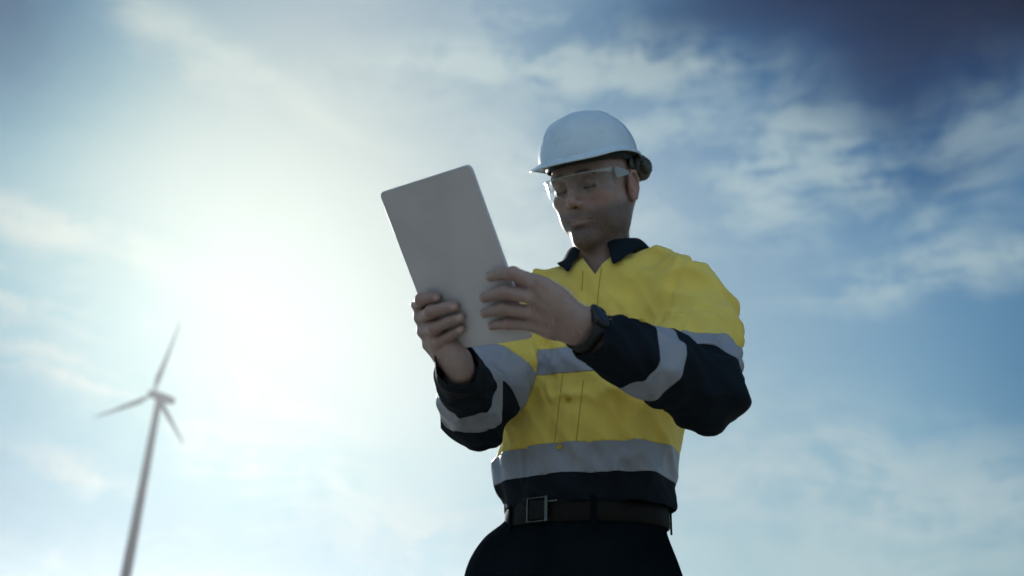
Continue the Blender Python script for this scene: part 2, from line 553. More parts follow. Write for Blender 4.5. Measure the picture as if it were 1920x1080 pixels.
zs = np.linspace(0, hubp[2] - .42 * s_, 14)
V, Q = loft([circ(np.array([0, 0, z]), np.array([1., 0, 0]), np.array([0, 1., 0]), (.50 - .23 * z / zs[-1]) * s_) for z in zs], caps=(True, True))
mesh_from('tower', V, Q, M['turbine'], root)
h0 = hubp - off
prof = [(-2.3, .18), (-2.25, .34), (-1.6, .42), (-.6, .42), (-.3, .40), (-.28, .3)]
V, Q = loft([circ(h0 + ax * a * s_, sd, up, r * s_, 20, r * .95 * s_) for a, r in prof], caps=(True, True))
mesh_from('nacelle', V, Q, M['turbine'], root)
prof = [(-.3, .30), (0, .36), (.25, .33), (.45, .22), (.56, .06)]
V, Q = loft([circ(h0 + ax * a * s_, sd, up, r * s_, 20) for a, r in prof], caps=(True, True))
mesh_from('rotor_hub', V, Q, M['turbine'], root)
RB = 6.5 * s_
for k in range(3):
    th = R_(74 + 120 * k)
    d = sd * math.cos(th) * -1 + up * math.sin(th)
    cdir = np.cross(ax, d)
    rings = []
    for q, (cr, tk) in zip((0, .04, .1, .2, .35, .55, .75, .9, .98, 1.0), ((.16, .16), (.16, .15), (.30, .14), (.50, .12), (.42, .09), (.32, .065), (.22, .04), (.14, .025), (.07, .015), (.02, .01))):
        tw_ = R_(18 * (1 - q) ** 2 + 2)
        cu = cdir * math.cos(tw_) + ax * math.sin(tw_); cv = np.cross(d, cu)
        rings.append(circ(h0 + d * (RB * q + .1) + cu * cr * s_ * (.3 if q > .05 else 0) - ax * 0 + ax * .25 * q * q * s_, cu, cv, cr * .58 * s_, 14, tk * .7 * s_))
    V, Q = loft(rings, caps=(True, True))
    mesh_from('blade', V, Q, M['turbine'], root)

# ------------------------------------------------------------------ tablet
TC = np.array([-.093, 1.297, 1.388])
TX = np.array([.752, -.652, -.091]); TX /= np.linalg.norm(TX)
TU = np.array([-.365, -.527, .767]); TU -= TX * (TU @ TX); TU /= np.linalg.norm(TU)
TN = np.cross(TU, TX); TN = TN if TN[1] < 0 else -TN                 # out of the tablet's back, towards the camera
TW, THt, TT = .200, .280, .0062


def rrect(wd, ht, r, n=8):
    P = []
    for cx, cy, a0 in ((wd / 2 - r, ht / 2 - r, 0), (-wd / 2 + r, ht / 2 - r, 90), (-wd / 2 + r, -ht / 2 + r, 180), (wd / 2 - r, -ht / 2 + r, 270)):
        for i in range(n + 1):
            a = R_(a0 + 90 * i / n); P.append((cx + r * math.cos(a), cy + r * math.sin(a)))
    return np.array(P)


def plate(c, u, v, nrm, wd, ht, r, prof, caps=(True, True)):
    rings = []
    for inset, z in prof:
        P = rrect(wd - 2 * inset, ht - 2 * inset, max(r - inset, 1e-4))
        rings.append(c + np.outer(P[:, 0], u) + np.outer(P[:, 1], v) + nrm * z)
    return loft(rings, caps=caps)


tab = bpy.data.objects.new('tablet', None); COL.objects.link(tab)
tab.location = TC
tag(tab, 'grey metal tablet held up in both hands, its blank back to the camera', 'tablet')
z3 = np.zeros(3)
V, Q = plate(z3, TX, TU, TN, TW, THt, .010, [(.0022, .0000), (.0006, .0003), (0, .001), (0, .0048), (.0005, .0056), (.0016, .0062)])
o = mesh_from('body', V - TN * TT, Q, M['tablet'], tab, smooth=True)
o.modifiers.new('wn', 'WEIGHTED_NORMAL')
V, Q = plate(z3, TX, TU, TN, TW - .004, THt - .004, .008, [(.0006, -.0012), (0, -.0008), (0, .0)])
mesh_from('screen', V - TN * (TT + .0001), Q, M['screen'], tab)
BACK = TC                                                            # back face passes through TC (z=0 on TN)


def on_back(px, py, h):
    """point over the tablet's back plane, h metres towards the camera from it, seen at px,py"""
    d = ray(px, py); p0 = BACK + TN * h
    return CAM + d * (((p0 - CAM) @ TN) / (d @ TN))


# ------------------------------------------------------------------ person: skeleton
HY, HP = R_(33), R_(25.5)
hf = np.array([-math.sin(HY) * math.cos(HP), -math.cos(HY) * math.cos(HP), -math.sin(HP)])
hr = np.array([-math.cos(HY), math.sin(HY), 0.0])                      # person's right
hu = np.cross(hr, hf)
tilt = R_(2)
hr, hu = hr * math.cos(tilt) + hu * math.sin(tilt), hu * math.cos(tilt) - hr * math.sin(tilt)
HR = np.stack([hr, hf, hu], 1)                                        # columns: local x,y,z
HO = at(1076, 348, 1.575) - HR @ np.array([0, .088, 0])
def hw(p): return HO + np.asarray(p, float) @ HR.T
def hl(p): return (p - HO) @ HR

PY = R_(-25)
tl = np.array([math.cos(PY), math.sin(PY), 0.0]); tf = np.array([math.sin(PY), -math.cos(PY), 0.0])   # person's left, forward
LS, LE, LW_ = at(1300, 582, 1.60), at(1320, 735, 1.43), at(1092, 617, 1.262)
RS, RE, RW_ = at(1012, 580, 1.76), at(888, 774, 1.66), at(862, 690, 1.425)
NB = at(1135, 500, 1.70)                                               # base of neck
BC = at(1098, 974, 1.80)                                               # belt centre
print('belt z', BC[2], 'neck', NB, 'LS', LS, 'LE', LE, 'LW', LW_, 'RS', RS, 'RE', RE, 'RW', RW_, 'HO', HO)
print('lens', np.linalg.norm(LS - LE), np.linalg.norm(LE - LW_), np.linalg.norm(RS - RE), np.linalg.norm(RE - RW_))

# ---- torso profile used by body and shirt
TZ = [(.93, .165, .125), (1.02, .158, .112), (1.08, .158, .110), (1.16, .166, .116), (1.26, .176, .122), (1.36, .186, .124), (1.42, .180, .115), (1.46, .150, .098), (1.50, .095, .075), (1.56, .06, .06)]
tz = np.array(TZ)
cz = np.array([BC[2] - .3, BC[2], NB[2]]); cx = np.array([BC[0], BC[0], NB[0]]); cy = np.array([BC[1] + .02, BC[1], NB[1]])


def torso(p, grow=0.0):
    z = p[:, 2]
    a = np.interp(z, tz[:, 0], tz[:, 1]) + grow; b = np.interp(z, tz[:, 0], tz[:, 2]) + grow
    X = p[:, 0] - np.interp(z, cz, cx); Y = p[:, 1] - np.interp(z, cz, cy)
    u = (X * tl[0] + Y * tl[1]) / a; v = (X * tf[0] + Y * tf[1]) / b
    k = (np.abs(u) ** 2.4 + np.abs(v) ** 2.4) ** (1 / 2.4)
    d = (k - 1) * np.minimum(a, b) * .92
    return np.maximum(d, np.maximum(z - 1.53, .95 - z))


# ------------------------------------------------------------------ person: body (skin)
hd = Field()
hd.ell((0, -.010, .034), (.077, .098, .090))
hd.ell((0, .018, -.012), (.063, .076, .078), k=.03)
hd.ell((0, .030, -.062), (.049, .056, .046), k=.03)
for s in (-1, 1):
    hd.cap((s * .050, .000, -.050), (s * .043, .010, -.076), .019, .017, k=.03)
    hd.cap((s * .043, .010, -.078), (s * .012, .074, -.104), .017, .014, k=.03)
    hd.ell((s * .045, .058, -.026), (.020, .020, .012), k=.018)
    hd.ell((s * .036, .054, -.060), (.014, .018, .020), k=.03)
    hd.cap((s * .048, .067, .020), (s * .012, .0895, .0175), .0105, .0115, k=.012)
hd.ell((0, .080, -.107), (.018, .015, .015), k=.018)
for s in (-1, 1):
    hd.sub_ell((s * .032, .098, -.002), (.023, .018, .0150), k=.012)
    hd.ell((s * .032, .0735, -.003), (.0150, .0140, .0130), k=.004)
    hd.chain([(s * .017, .084, .001), (s * .030, .0895, .004), (s * .045, .081, .000)], (.0028, .0032, .0026), k=.003)
    hd.chain([(s * .018, .083, -.011), (s * .031, .0865, -.0145), (s * .044, .079, -.010)], (.0025, .003, .0025), k=.004)
    hd.sub_chain([(s * .020, .0875, -.0075), (s * .031, .091, -.0095), (s * .043, .084, -.007)], (.0012, .0014, .0012), k=.0015)
hd.cap((0, .088, .010), (0, .1095, -.030), .0078, .0086, k=.013)
hd.ell((0, .1115, -.0345), (.0100, .0105, .0092), k=.008)
for s in (-1, 1):
    hd.ell((s * .0128, .1010, -.0395), (.0068, .0105, .0070), k=.005)
    hd.sub_ell((s * .0062, .1070, -.0470), (.0036, .0055, .0045), k=.002)
hd.ell((0, .070, -.070), (.029, .0265, .026), k=.018)
hd.cap((0, .096, -.050), (0, .0965, -.060), .004, .003, k=.008)
hd.chain([(-.022, .0845, -.0705), (-.009, .0950, -.0662), (0, .0960, -.0670), (.009, .0950, -.0662), (.022, .0845, -.0705)], (.0026, .0040, .0038, .0040, .0026), k=.004)
hd.chain([(-.018, .085, -.0745), (0, .0945, -.0762), (.018, .085, -.0745)], (.0030, .0052, .0030), k=.005)
hd.sub_chain([(-.025, .088, -.0718), (-.010, .100, -.0706), (0, .1015, -.0712), (.010, .100, -.0706), (.025, .088, -.0718)], (.0014, .0018, .0018, .0018, .0014), k=.002)
hd.sub_ell((0, .0995, -.0870), (.016, .008, .0050), k=.006)
for s in (-1, 1):
    hd.sub_chain([(s * .020, .100, -.046), (s * .030, .092, -.066)], (.002, .0016), k=.006)
    ce, se = math.cos(.25), math.sin(.25)
    ME = np.array([[1, 0, 0], [0, ce, -se], [0, se, ce]])
    hd.ell((s * .0800, -.013, -.016), (.0055, .0185, .0315), ME, k=.005)
    pts = [(s * .082, .004, -.018), (s * .085, .006, .000), (s * .087, -.006, .013), (s * .088, -.021, .012), (s * .088, -.030, -.004), (s * .086, -.028, -.022), (s * .083, -.016, -.040), (s * .080, -.004, -.045)]
    hd.sub_ell((s * .089, -.009, -.012), (.0060, .0115, .019), ME, k=.004)
    hd.chain(pts, (.0026, .003, .0034, .0036, .0036, .0034, .004, .0042), k=.003)
    hd.chain([(s * .083, .003, -.016), (s * .085, .001, -.026)], (.003, .0032), k=.002)


def head_world(p): return hd(hl(p))


nk = NB + np.array([.0, .015, -.03])
bd = Field()
bd.fn(head_world)
bd.cap(hw((0, -.028, -.045)), nk, .053, .057, k=.025)
bd.cap(hw((0, .02, -.07)), nk + tf * .018 + np.array([0, 0, .0]), .030, .036, k=.03)
for s in (-1, 1):
    bd.cap(hw((s * .062, -.030, -.035)), nk + tf * .040 - tl * s * .018, .014, .008, k=.02)
bd.ell(hw((0, .046, -.112)), (.008, .008, .008), k=.04)
bd.fn(lambda p: torso(p + np.array([0, 0, .012]), -.034), k=.03)
bd.ell(nk - tf * .005 + np.array([0, 0, -.05]), (.085, .055, .04), k=.03)
lo = hw((0, 0, 0)) - .19; hi = hw((0, 0, 0)) + .19
lo[2] = 1.50; hi[2] = HO[2] + .15; lo[1] = HO[1] - .16; hi[1] = HO[1] + .22
Vh, Qh = surface(bd, lo, hi, .0021)

# ---- hands
def hand(knuck, fingers, wrist, elbow, palm_n, side, thumb, frad=1.09):
    """knuck: 4 MCP points index..pinky, fingers: lists of joints after MCP"""
    f = Field()
    wr = np.asarray(wrist, float)
    fa = np.asarray(elbow, float) - wr; fa /= np.linalg.norm(fa)
    f.cap(wr + fa * .16, wr + fa * .03, .033, .027)
    ac = knuck[3] - knuck[0]; ac /= np.linalg.norm(ac)
    f.chain([wr + fa * .03 - ac * .012, wr - ac * .010], (.0225, .0205), k=.012)
    f.chain([wr + fa * .03 + ac * .012, wr + ac * .010], (.0215, .0195), k=.012)
    mr = [.0115, .0118, .0112, .0100]
    for i, kp in enumerate(knuck):
        b_ = wr + ac * (i - 1.5) * .0085 - fa * .012
        f.chain([b_, b_ * .45 + kp * .55 + palm_n * .003, kp + palm_n * .001], (.0165, .0148, mr[i]), k=.012)
        f.chain([b_ * .6 + kp * .4 - palm_n * .0135, kp - palm_n * (mr[i] - .0012)], (.0026, .0028), k=.005)
        # bulk of the palm below the metacarpals
        f.chain([b_ + palm_n * .006, kp * .85 + b_ * .15 + palm_n * .008], (.014, .0105), k=.012)
    rr = [(.0100, .0090, .0084, .0075), (.0103, .0092, .0086, .0077), (.0097, .0088, .0082, .0074), (.0086, .0078, .0072, .0066)]
    for i, (kp, fj) in enumerate(zip(knuck, fingers)):
        r = [x * frad for x in rr[i]]
        pts = [kp] + [np.asarray(q, float) for q in fj]
        g = Field()
        g.chain(pts, r[:len(pts)], k=.002)
        # knuckle swelling
        g.ell(pts[1], (r[1] * 1.07,) * 3, k=.004)
        f.fn(g, k=.0035)
    g = Field(); g.chain(thumb, (.0165, .0125, .0108, .0085)[:len(thumb)], k=.005)
    f.fn(g, k=.012)
    return f


def mid(a, b, t=.5): return np.asarray(a) * (1 - t) + np.asarray(b) * t


# left hand (image right): fingers lie across the back of the tablet, index uppermost
LK = [on_back(1004, 529, .012), on_back(1001, 557, .016), on_back(999, 585, .016), on_back(995, 609, .013)]
LF = [[on_back(962, 513, .0165), on_back(936, 514, .0120), on_back(919, 518, .0082)],
      [on_back(948, 548, .023), on_back(925, 552, .0150), on_back(908, 558, .0080)],
      [on_back(947, 579, .022), on_back(925, 582, .0145), on_back(909, 587, .0078)],
      [on_back(955, 607, .018), on_back(937, 608, .0120), on_back(922, 611, .0068)]]
Lth = [mid(LW_, LK[0], .45), on_back(1000, 545, -.016), on_back(975, 530, -.017), on_back(950, 522, -.016)]
fl = hand(LK, LF, LW_, LE, -TN, 1, Lth)
P = np.array(LK + [x for q in LF for x in q] + Lth + [LW_])
lo = P.min(0) - .035; hi = P.max(0) + .03; hi[0] += .06; hi[1] += .05
Vl, Ql = surface(fl, lo, hi, .0016)
# right hand (image left): holds the lower left corner, knuckles outside the left edge
RK = [on_back(783, 570, -.004), on_back(789, 596, .000), on_back(794, 622, .002), on_back(803, 647, .002)]
RF = [[on_back(790, 562, .018), on_back(805, 558, .0135), on_back(818, 557, .0080)],
      [on_back(808, 585, .023), on_back(832, 578, .0150), on_back(852, 574, .0080)],
      [on_back(814, 615, .023), on_back(841, 603, .0150), on_back(863, 595, .0078)],
      [on_back(824, 641, .019), on_back(846, 628, .0130), on_back(864, 617, .0070)]]
Rth = [mid(RW_, RK[0], .45), on_back(812, 600, -.020), on_back(828, 575, -.019), on_back(842, 556, -.016)]
fr2 = hand(RK, RF, RW_, RE, -TN, -1, Rth)
P = np.array(RK + [x for q in RF for x in q] + Rth + [RW_])
lo = P.min(0) - .035; hi = P.max(0) + .03; hi[1] += .10; lo[2] -= .04
Vr, Qr = surface(fr2, lo, hi, .0016)

# ---- the rest of the body, under the clothes
GZ = 0.0
HIP = BC + np.array([-.022, .01, -.12])
LH, RH = HIP + tl * .082, HIP - tl * .095
LKn, RKn = np.array([LH[0] + .055, LH[1] - .02, .52]), np.array([RH[0] - .075, RH[1] - .02, .52])
LA, RA = np.array([LKn[0] + .03, LKn[1] + .04, .10]), np.array([RKn[0] - .04, RKn[1] + .04, .10])
bb = Field()
bb.fn(lambda p: torso(p, -.03))
bb.ell(HIP, (.15, .10, .13), k=.05)
for a, b_, c_ in ((LH, LKn, LA), (RH, RKn, RA)):
    bb.chain([a, b_, c_], (.075, .05, .035), k=.04)
    bb.cap(c_, c_ + tf * .12 + np.array([0, 0, -.05]), .035, .025, k=.03)
for a, b_, c_ in ((LS, LE, LW_), (RS, RE, RW_)):
    bb.cap(nk + np.array([0, 0, -.08]), a, .05, .045, k=.03)
    bb.chain([a, b_, mid(b_, c_, .85)], (.045, .038, .026), k=.02, k0=.05)
bb.cap(nk + np.array([0, 0, -.08]), nk + np.array([0, 0, .0]), .05, .05, k=.04)
Vb, Qb = surface(bb, (-.35, 1.2, 0.0), (.62, 2.1, 1.62), .012)
Vs = [Vh, Vl, Vr, Vb]; Qs = []; o0 = 0
for v, q in zip(Vs, [Qh, Ql, Qr, Qb]):
    Qs.append(q + o0); o0 += len(v)
person = mesh_from('person', np.concatenate(Vs), np.concatenate(Qs), M['skin'])
tag(person, 'man in white hard hat and yellow work shirt looking down at the tablet he holds', 'person')
stub = np.zeros(o0); rud = np.zeros(o0); brow = np.zeros(o0)
q = hl(Vh); n = len(Vh)
x, y, z = np.abs(q[:, 0]), q[:, 1], q[:, 2]
line = -.052 + .30 * np.maximum(x - .045, 0) * 1.2 - .10 * np.maximum(.05 - y, 0)
st = sstep(-z, .040 - .25 * np.maximum(x - .03, 0), .066 - .25 * np.maximum(x - .03, 0)) * sstep(y, -.018, .006) * (1 - sstep(-z, .118, .15))
lips = np.exp(-(((x) / .021) ** 4) - ((z + .0715) / .0075) ** 4) * (y > .085)
stub[:n] = st * (1 - lips * .70) * 1.0
rud[:n] = np.clip(lips * .22 + np.exp(-((x / .016) ** 2) - ((z + .037) / .012) ** 2) * (y > .1) * .25 + (x > .079) * sstep(z, -.06, -.04) * .45 + np.exp(-(((x - .045) / .02) ** 2) - ((z + .03) / .018) ** 2) * (y > .05) * .35, 0, 1)
ca = np.clip((x - .012) / .036, 0, 1)
brow[:n] = np.exp(-((z - (.0195 + .006 * np.sin(ca * 3.1) - .004 * ca)) / (.0052 - .0018 * ca)) ** 2) * sstep(x, .010, .015) * (1 - sstep(x, .044, .052)) * (y > .06)
lash = np.exp(-((z - (-.0078 - .002 * np.sin(np.clip((x - .019) / .026, 0, 1) * 3.14))) / .0034) ** 2) * (x > .018) * (x < .045) * (y > .07)
brow[:n] = np.maximum(brow[:n], lash)
for nm, ar in (('stubble', stub), ('ruddy', rud), ('brow', brow)):
    at_ = person.data.attributes.new(nm, 'FLOAT', 'POINT'); at_.data.foreach_set('value', ar.astype(np.float32))
# warm knuckles
for vv, K, o1 in ((Vl, LF, n), (Vr, RF, n + len(Vl))):
    d = np.min([np.linalg.norm(vv - k[0], axis=1) for k in K], axis=0)
    rud[o1:o1 + len(vv)] = np.exp(-(d / .010) ** 2) * .6
nail = np.zeros(o0)
for vv, qq, K, o1 in ((Vl, Ql, LF, n), (Vr, Qr, RF, n + len(Vl))):
    nv = normals(vv, qq); acc_ = np.zeros(len(vv))
    for k in K:
        d_ = k[2] - k[1]; d_ = d_ / np.linalg.norm(d_); w_ = np.cross(d_, TN); w_ /= np.linalg.norm(w_)
        q = vv - (k[2] + d_ * .0015)
        e_ = ((q @ d_) / .0062) ** 4 + ((q @ w_) / .0050) ** 4
        acc_ = np.maximum(acc_, np.exp(-e_ * 1.2) * (nv @ TN > .25) * (np.linalg.norm(q, axis=1) < .014))
    nail[o1:o1 + len(vv)] = acc_
at_ = person.data.attributes.new('nail', 'FLOAT', 'POINT'); at_.data.foreach_set('value', nail.astype(np.float32))
person.data.attributes['ruddy'].data.foreach_set('value', rud.astype(np.float32))

# ------------------------------------------------------------------ shirt
sh = Field()
sh.fn(lambda p: torso(p, .004))
sh.cap(NB + np.array([0, .0, -.040]), mid(NB + np.array([0, 0, -.022]), LS + np.array([0, 0, .022]), .86), .060, .060, k=.05)
sh.cap(NB + np.array([0, .0, -.040]), mid(NB + np.array([0, 0, -.030]), RS + np.array([0, 0, .012]), .88), .060, .058, k=.05)

sh.cap(NB + tl * .115 + np.array([0, 0, -.026]), mid(NB + np.array([0, 0, -.022]), LS + np.array([0, 0, .022]), .86), .052, .058, k=.03)


def arm(f, S, E, Wp, sgn):
    f.cap(S, mid(S, E, .55), .071, .069, k=.035)
    f.cap(mid(S, E, .5), E, .068, .056, k=.02)


arm(sh, LS, LE, LW_, 1); arm(sh, RS, RE, RW_, -1)


def forearm(p, S, E, Wp):
    e2 = E + (E - S) / np.linalg.norm(E - S) * .006
    g = smin(sd_cap(p, e2, mid(E, Wp, .45), .056, .053), sd_cap(p, mid(E, Wp, .4), mid(E, Wp, 1.10), .052, .038), .02)
    if Wp is RW_: g = smin(g, sd_cap(p, mid(E, Wp, .9), mid(E, Wp, 1.26), .040, .042), .02)
    return g


sh.fn(lambda p: forearm(p, LS, LE, LW_), k=.018)
sh.fn(lambda p: forearm(p, RS, RE, RW_), k=.018)
# loose cloth blowing out behind his right hip
fl0, fl1 = at(985, 805, 1.83), at(962, 897, 1.84)
sh.chain([at(985, 740, 1.82), fl0, fl1, fl1 + np.array([.02, 0, -.015])], (.02, .028, .036, .034), k=.025)
HEM = at(1100, 942, 1.70)[2]
Vt, Qt = surface(sh, (-.25, 1.15, .98), (.56, 2.02, 1.62), .0045)
Nt = normals(Vt, Qt)


def seg(p, a, b):
    ba = b - a; t_ = np.clip((p - a) @ ba / (ba @ ba), 0, 1)
    return t_, np.linalg.norm(p - a - t_[:, None] * ba, axis=1)


def region(p):
    """0 torso, 1 left upper, 2 left fore, 3 right upper, 4 right fore"""
    D = [torso(p, .004) + .0]
    for S, E, Wp in ((LS, LE, LW_), (RS, RE, RW_)):
        t1, d1 = seg(p, S, E); t2, d2 = seg(p, E, Wp)
        D += [d1 - .069, d2 - .052]
    return np.argmin(np.stack(D, 1), 1)


reg = region(Vt)
# folds
n1 = vnoise(Vt * np.array([9, 9, 5]) + 3.1); n2 = vnoise(Vt * np.array([26, 26, 14]) + 9.7)
rid = (1 - np.abs(vnoise(Vt * np.array([13, 13, 9]) + np.stack([Vt[:, 2] * 14, Vt[:, 2] * 9, Vt[:, 0] * 12], 1)))) ** 3
rid2 = (1 - np.abs(vnoise(Vt * np.array([7, 7, 5]) + np.stack([n2, n1, Vt[:, 0] * 6], 1) + 20))) ** 5
disp = .005 * n1 + .0018 * n2 + .008 * (rid - .45) + .010 * (rid2 - .4)
X = (Vt - np.stack([np.interp(Vt[:, 2], cz, cx), np.interp(Vt[:, 2], cz, cy), Vt[:, 2]], 1))
lx = X @ tl; lf = X @ tf
front = (reg == 0) & (lf > .03)
# vertical drape on the belly, pleats at the hem
dr = np.sin(lx * 95 + 2.2 * n1 + (Vt[:, 2] - 1.1) * 6) * .0022 + np.sin(lx * 41 + 1.3 + n1) * .0028
disp += np.where(reg == 0, dr * sstep(1.46 - Vt[:, 2], 0, .14), 0)
# sleeves: crumple round the elbow
for ri, S, E, Wp in ((1, LS, LE, LW_), (3, RS, RE, RW_)):
    for rr, A, B_ in ((ri, S, E), (ri + 1, E, Wp)):
        t_, d_ = seg(Vt, A, B_)
        near = np.exp(-((np.linalg.norm(Vt - E, axis=1)) / .11) ** 2)
        wv_ = np.sin(t_ * 26 + 3 * vnoise(Vt * 11) + 2.0 * vnoise(Vt * 5 + 4)) 
        disp += np.where(reg == rr, (.001 + .0030 * near) * wv_ * (.4 + .6 * n1), 0)
        disp += np.where(reg == rr, .004 * vnoise(Vt * 15 + 1.5) + .009 * near * (1 - np.abs(vnoise(Vt * 12 + 7))) ** 4, 0)
# placket, armhole seams
PLX = -.018
pl = np.exp(-((lx - PLX) / .0175) ** 8)
disp += np.where(front, .0038 * pl, 0)
for S, E in ((LS, LE), (RS, RE)):
    dirn = (S - NB); dirn[2] = -.33 * abs(dirn[0]); dirn /= np.linalg.norm(dirn)
    q = (Vt - (S - dirn * .016)) @ dirn
    dd = np.linalg.norm(Vt - S, axis=1)
    disp += np.where(dd < .16, -.007 * np.exp(-(q / .006) ** 2) + .0012 * np.exp(-((q + .012) / .007) ** 2), 0)
# pockets on the chest
for xc in (.098, -.112):
    bx = np.maximum(np.abs(lx - xc) - .055, np.abs(Vt[:, 2] - 1.345) - .062)
    disp += np.where(front, .0018 * (1 - sstep(bx, -.003, .003)), 0)
    fb = np.maximum(np.abs(lx - xc) - .056, np.abs(Vt[:, 2] - 1.388) - .022)
    disp += np.where(front, .0016 * (1 - sstep(fb, -.003, .003)), 0)
disp += .0055 * ((1 - np.abs(vnoise(Vt * np.array([20, 20, 13]) + np.stack([Vt[:, 2] * 10, n1 * 2, Vt[:, 0] * 9], 1) + 40))) ** 4 - .25)
for _ in range(3):
    s_ = np.zeros(len(Vt)); k_ = np.zeros(len(Vt))
    for i in range(4):
        a, b = Qt[:, i], Qt[:, (i + 1) % 4]
        np.add.at(s_, a, disp[b]); np.add.at(k_, a, 1); np.add.at(s_, b, disp[a]); np.add.at(k_, b, 1)
    disp = disp * .5 + .5 * s_ / np.maximum(k_, 1)
disp = disp * 1.25 * (.15 + .85 * sstep(np.linalg.norm(Vt - NB, axis=1), .08, .15))
Vt = Vt + Nt * disp[:, None]

bm = bmesh.new()
bvs = [bm.verts.new(v) for v in Vt]
for q in Qt:
    try: bm.faces.new([bvs[i] for i in q])
    except ValueError: pass
bm.normal_update()


def plane_px(p1, p2, depth_dir):
    """plane through two seen points, containing a direction"""
    nn = np.cross(p2 - p1, depth_dir); return p1, nn / np.linalg.norm(nn)


ZT = dict(chest_top=at(1040, 646, 1.62)[2], chest_bot=at(1040, 692, 1.62)[2], low_top=at(1100, 829, 1.66)[2], low_bot=at(1100, 884, 1.66)[2])
print('bands', ZT, 'hem', HEM)
up = np.array([0, 0, 1.0])
ua = (LE - LS) / np.linalg.norm(LE - LS); fa = (LW_ - LE) / np.linalg.norm(LW_ - LE)
ura = (RE - RS) / np.linalg.norm(RE - RS); fra = (RW_ - RE) / np.linalg.norm(RW_ - RE)
ARMP = {1: (LS, ua, .66, .84, np.linalg.norm(LE - LS)), 2: (LE, fa, .42, .575, np.linalg.norm(LW_ - LE)),
        3: (RS, ura, .62, .84, np.linalg.norm(RE - RS)), 4: (RE, fra, .0, .58, np.linalg.norm(RW_ - RE))}
cuts = [(np.array([0, 0, z]), up) for z in ZT.values()]
for S, d, t0, t1, L in ARMP.values():
    cuts += [(S + d * L * t0, d), (S + d * L * t1, d)]
CUFF_L = LE + fa * np.linalg.norm(LW_ - LE) * .955; CUFF_R = RE + fra * np.linalg.norm(RW_ - RE) * 1.07
cuts += [(CUFF_L, fa), (CUFF_R, fra)]
HEMP = (np.array([BC[0], BC[1], HEM]), np.array([.0, .0, 1.0])); cuts.append(HEMP)
NECKC = NB + np.array([0, 0, .012]) + tf * .0
NECKN = np.array([0, 0, 1.0]) + tf * .10; NECKN /= np.linalg.norm(NECKN); cuts.append((NECKC, NECKN))
VP_ = at(1107, 504, 1.60)
VN = [up - tl * 1.5, up + tl * 1.5]
VN = [v / np.linalg.norm(v) for v in VN]
cuts += [(VP_, v) for v in VN]
for co, no in cuts:
    bmesh.ops.bisect_plane(bm, geom=bm.verts[:] + bm.edges[:] + bm.faces[:], dist=1e-6, plane_co=Vector(co), plane_no=Vector(no))
bm.faces.ensure_lookup_table(); bm.verts.ensure_lookup_table()
cen = np.array([f.calc_center_median()[:] for f in bm.faces])
rg = region(cen)
cls = np.zeros(len(cen), int)                    # 0 yellow 1 tape 2 navy 9 gone
c0 = rg == 0
z = cen[:, 2]
cls[c0 & (((z < ZT['chest_top']) & (z > ZT['chest_bot'])) | ((z < ZT['low_top']) & (z > ZT['low_bot'])))] = 1
cls[c0 & (z < ZT['low_bot'])] = 2
for k, (S, d, t0, t1, L) in ARMP.items():
    q = (cen - S) @ d / L; mk = rg == k
    if k in (1, 3): cls[mk & (q > t1)] = 2
    else: cls[mk] = 2
    cls[mk & (q > t0) & (q < t1)] = 1
cls[(rg == 2) & ((cen - CUFF_L) @ fa > 0)] = 9
cls[(rg == 4) & ((cen - CUFF_R) @ fra > 0)] = 9
cls[(cen - HEMP[0]) @ HEMP[1] < 0] = 9
cls[((cen - NECKC) @ NECKN > 0) & (np.linalg.norm((cen - NECKC), axis=1) < .12)] = 9
piece = cls * 10 + rg
cls[((cen - VP_) @ VN[0] > 0) & ((cen - VP_) @ VN[1] > 0) & ((cen - NECKC) @ tf > 0) & (np.linalg.norm((cen - NECKC), axis=1) < .14)] = 9
# torso bands are two separate strips
piece[(cls == 1) & (rg == 0) & (z > 1.25)] = 15


def extract(name, mask, mat, parent, thick=.0016, off=0.0):
    ids = np.nonzero(mask)[0]; mp_ = {}; V = []; Q = []
    for i in ids:
        f = bm.faces[int(i)]; qq = []
        for v in f.verts:
            if v.index not in mp_: mp_[v.index] = len(V); V.append(np.array(v.co) + np.array(v.normal) * off)
            qq.append(mp_[v.index])
        Q.append(qq)
    if not V: return None
    o = mesh_from(name, V, Q, mat, parent)
    solidify(o, thick)
    return o


bm.normal_update(); bm.verts.index_update()
shirt = extract('shirt', cls == 0, M['yellow'], person)
extract('lower_panel', piece == 20, M['navy'], shirt)
for pc in (10, 15, 11, 12, 13, 14):
    extract('reflective_band', piece == pc, M['tape'], shirt, .0024, .0010)
lsv = extract('sleeve', (piece == 21) | (piece == 22), M['navy'], shirt)
rsv = extract('sleeve', (piece == 23) | (piece == 24), M['navy'], shirt)
bm.free()
bvh = BVHTree.FromPolygons([tuple(v) for v in Vt], [tuple(int(i) for i in q) for q in Qt])


def hit(px, py):
    d = ray(px, py); d = d / np.linalg.norm(d)
    r = bvh.ray_cast(Vector(CAM), Vector(d))
    return (np.array(r[0]), np.array(r[1])) if r[0] else (None, None)


def button(px, py, r=.0052):
    p, nn = hit(px, py)
    if p is None: return
    nn = nn / np.linalg.norm(nn)
    u = np.cross(nn, up); u /= np.linalg.norm(u); v = np.cross(nn, u)
    prof = [(r * .6, .0005), (r * .98, .0012), (r, .0026), (r * .92, .0034), (r * .74, .0036), (r * .66, .0028), (r * .1, .0027)]
    V, Q = loft([circ(p + nn * h, u, v, rr, 24) for rr, h in prof], caps=(True, True))
    mesh_from('button', V, Q, M['button'], shirt)


for px, py in ((1050, 838), (1066, 748), (1203, 603)):
    button(px, py)

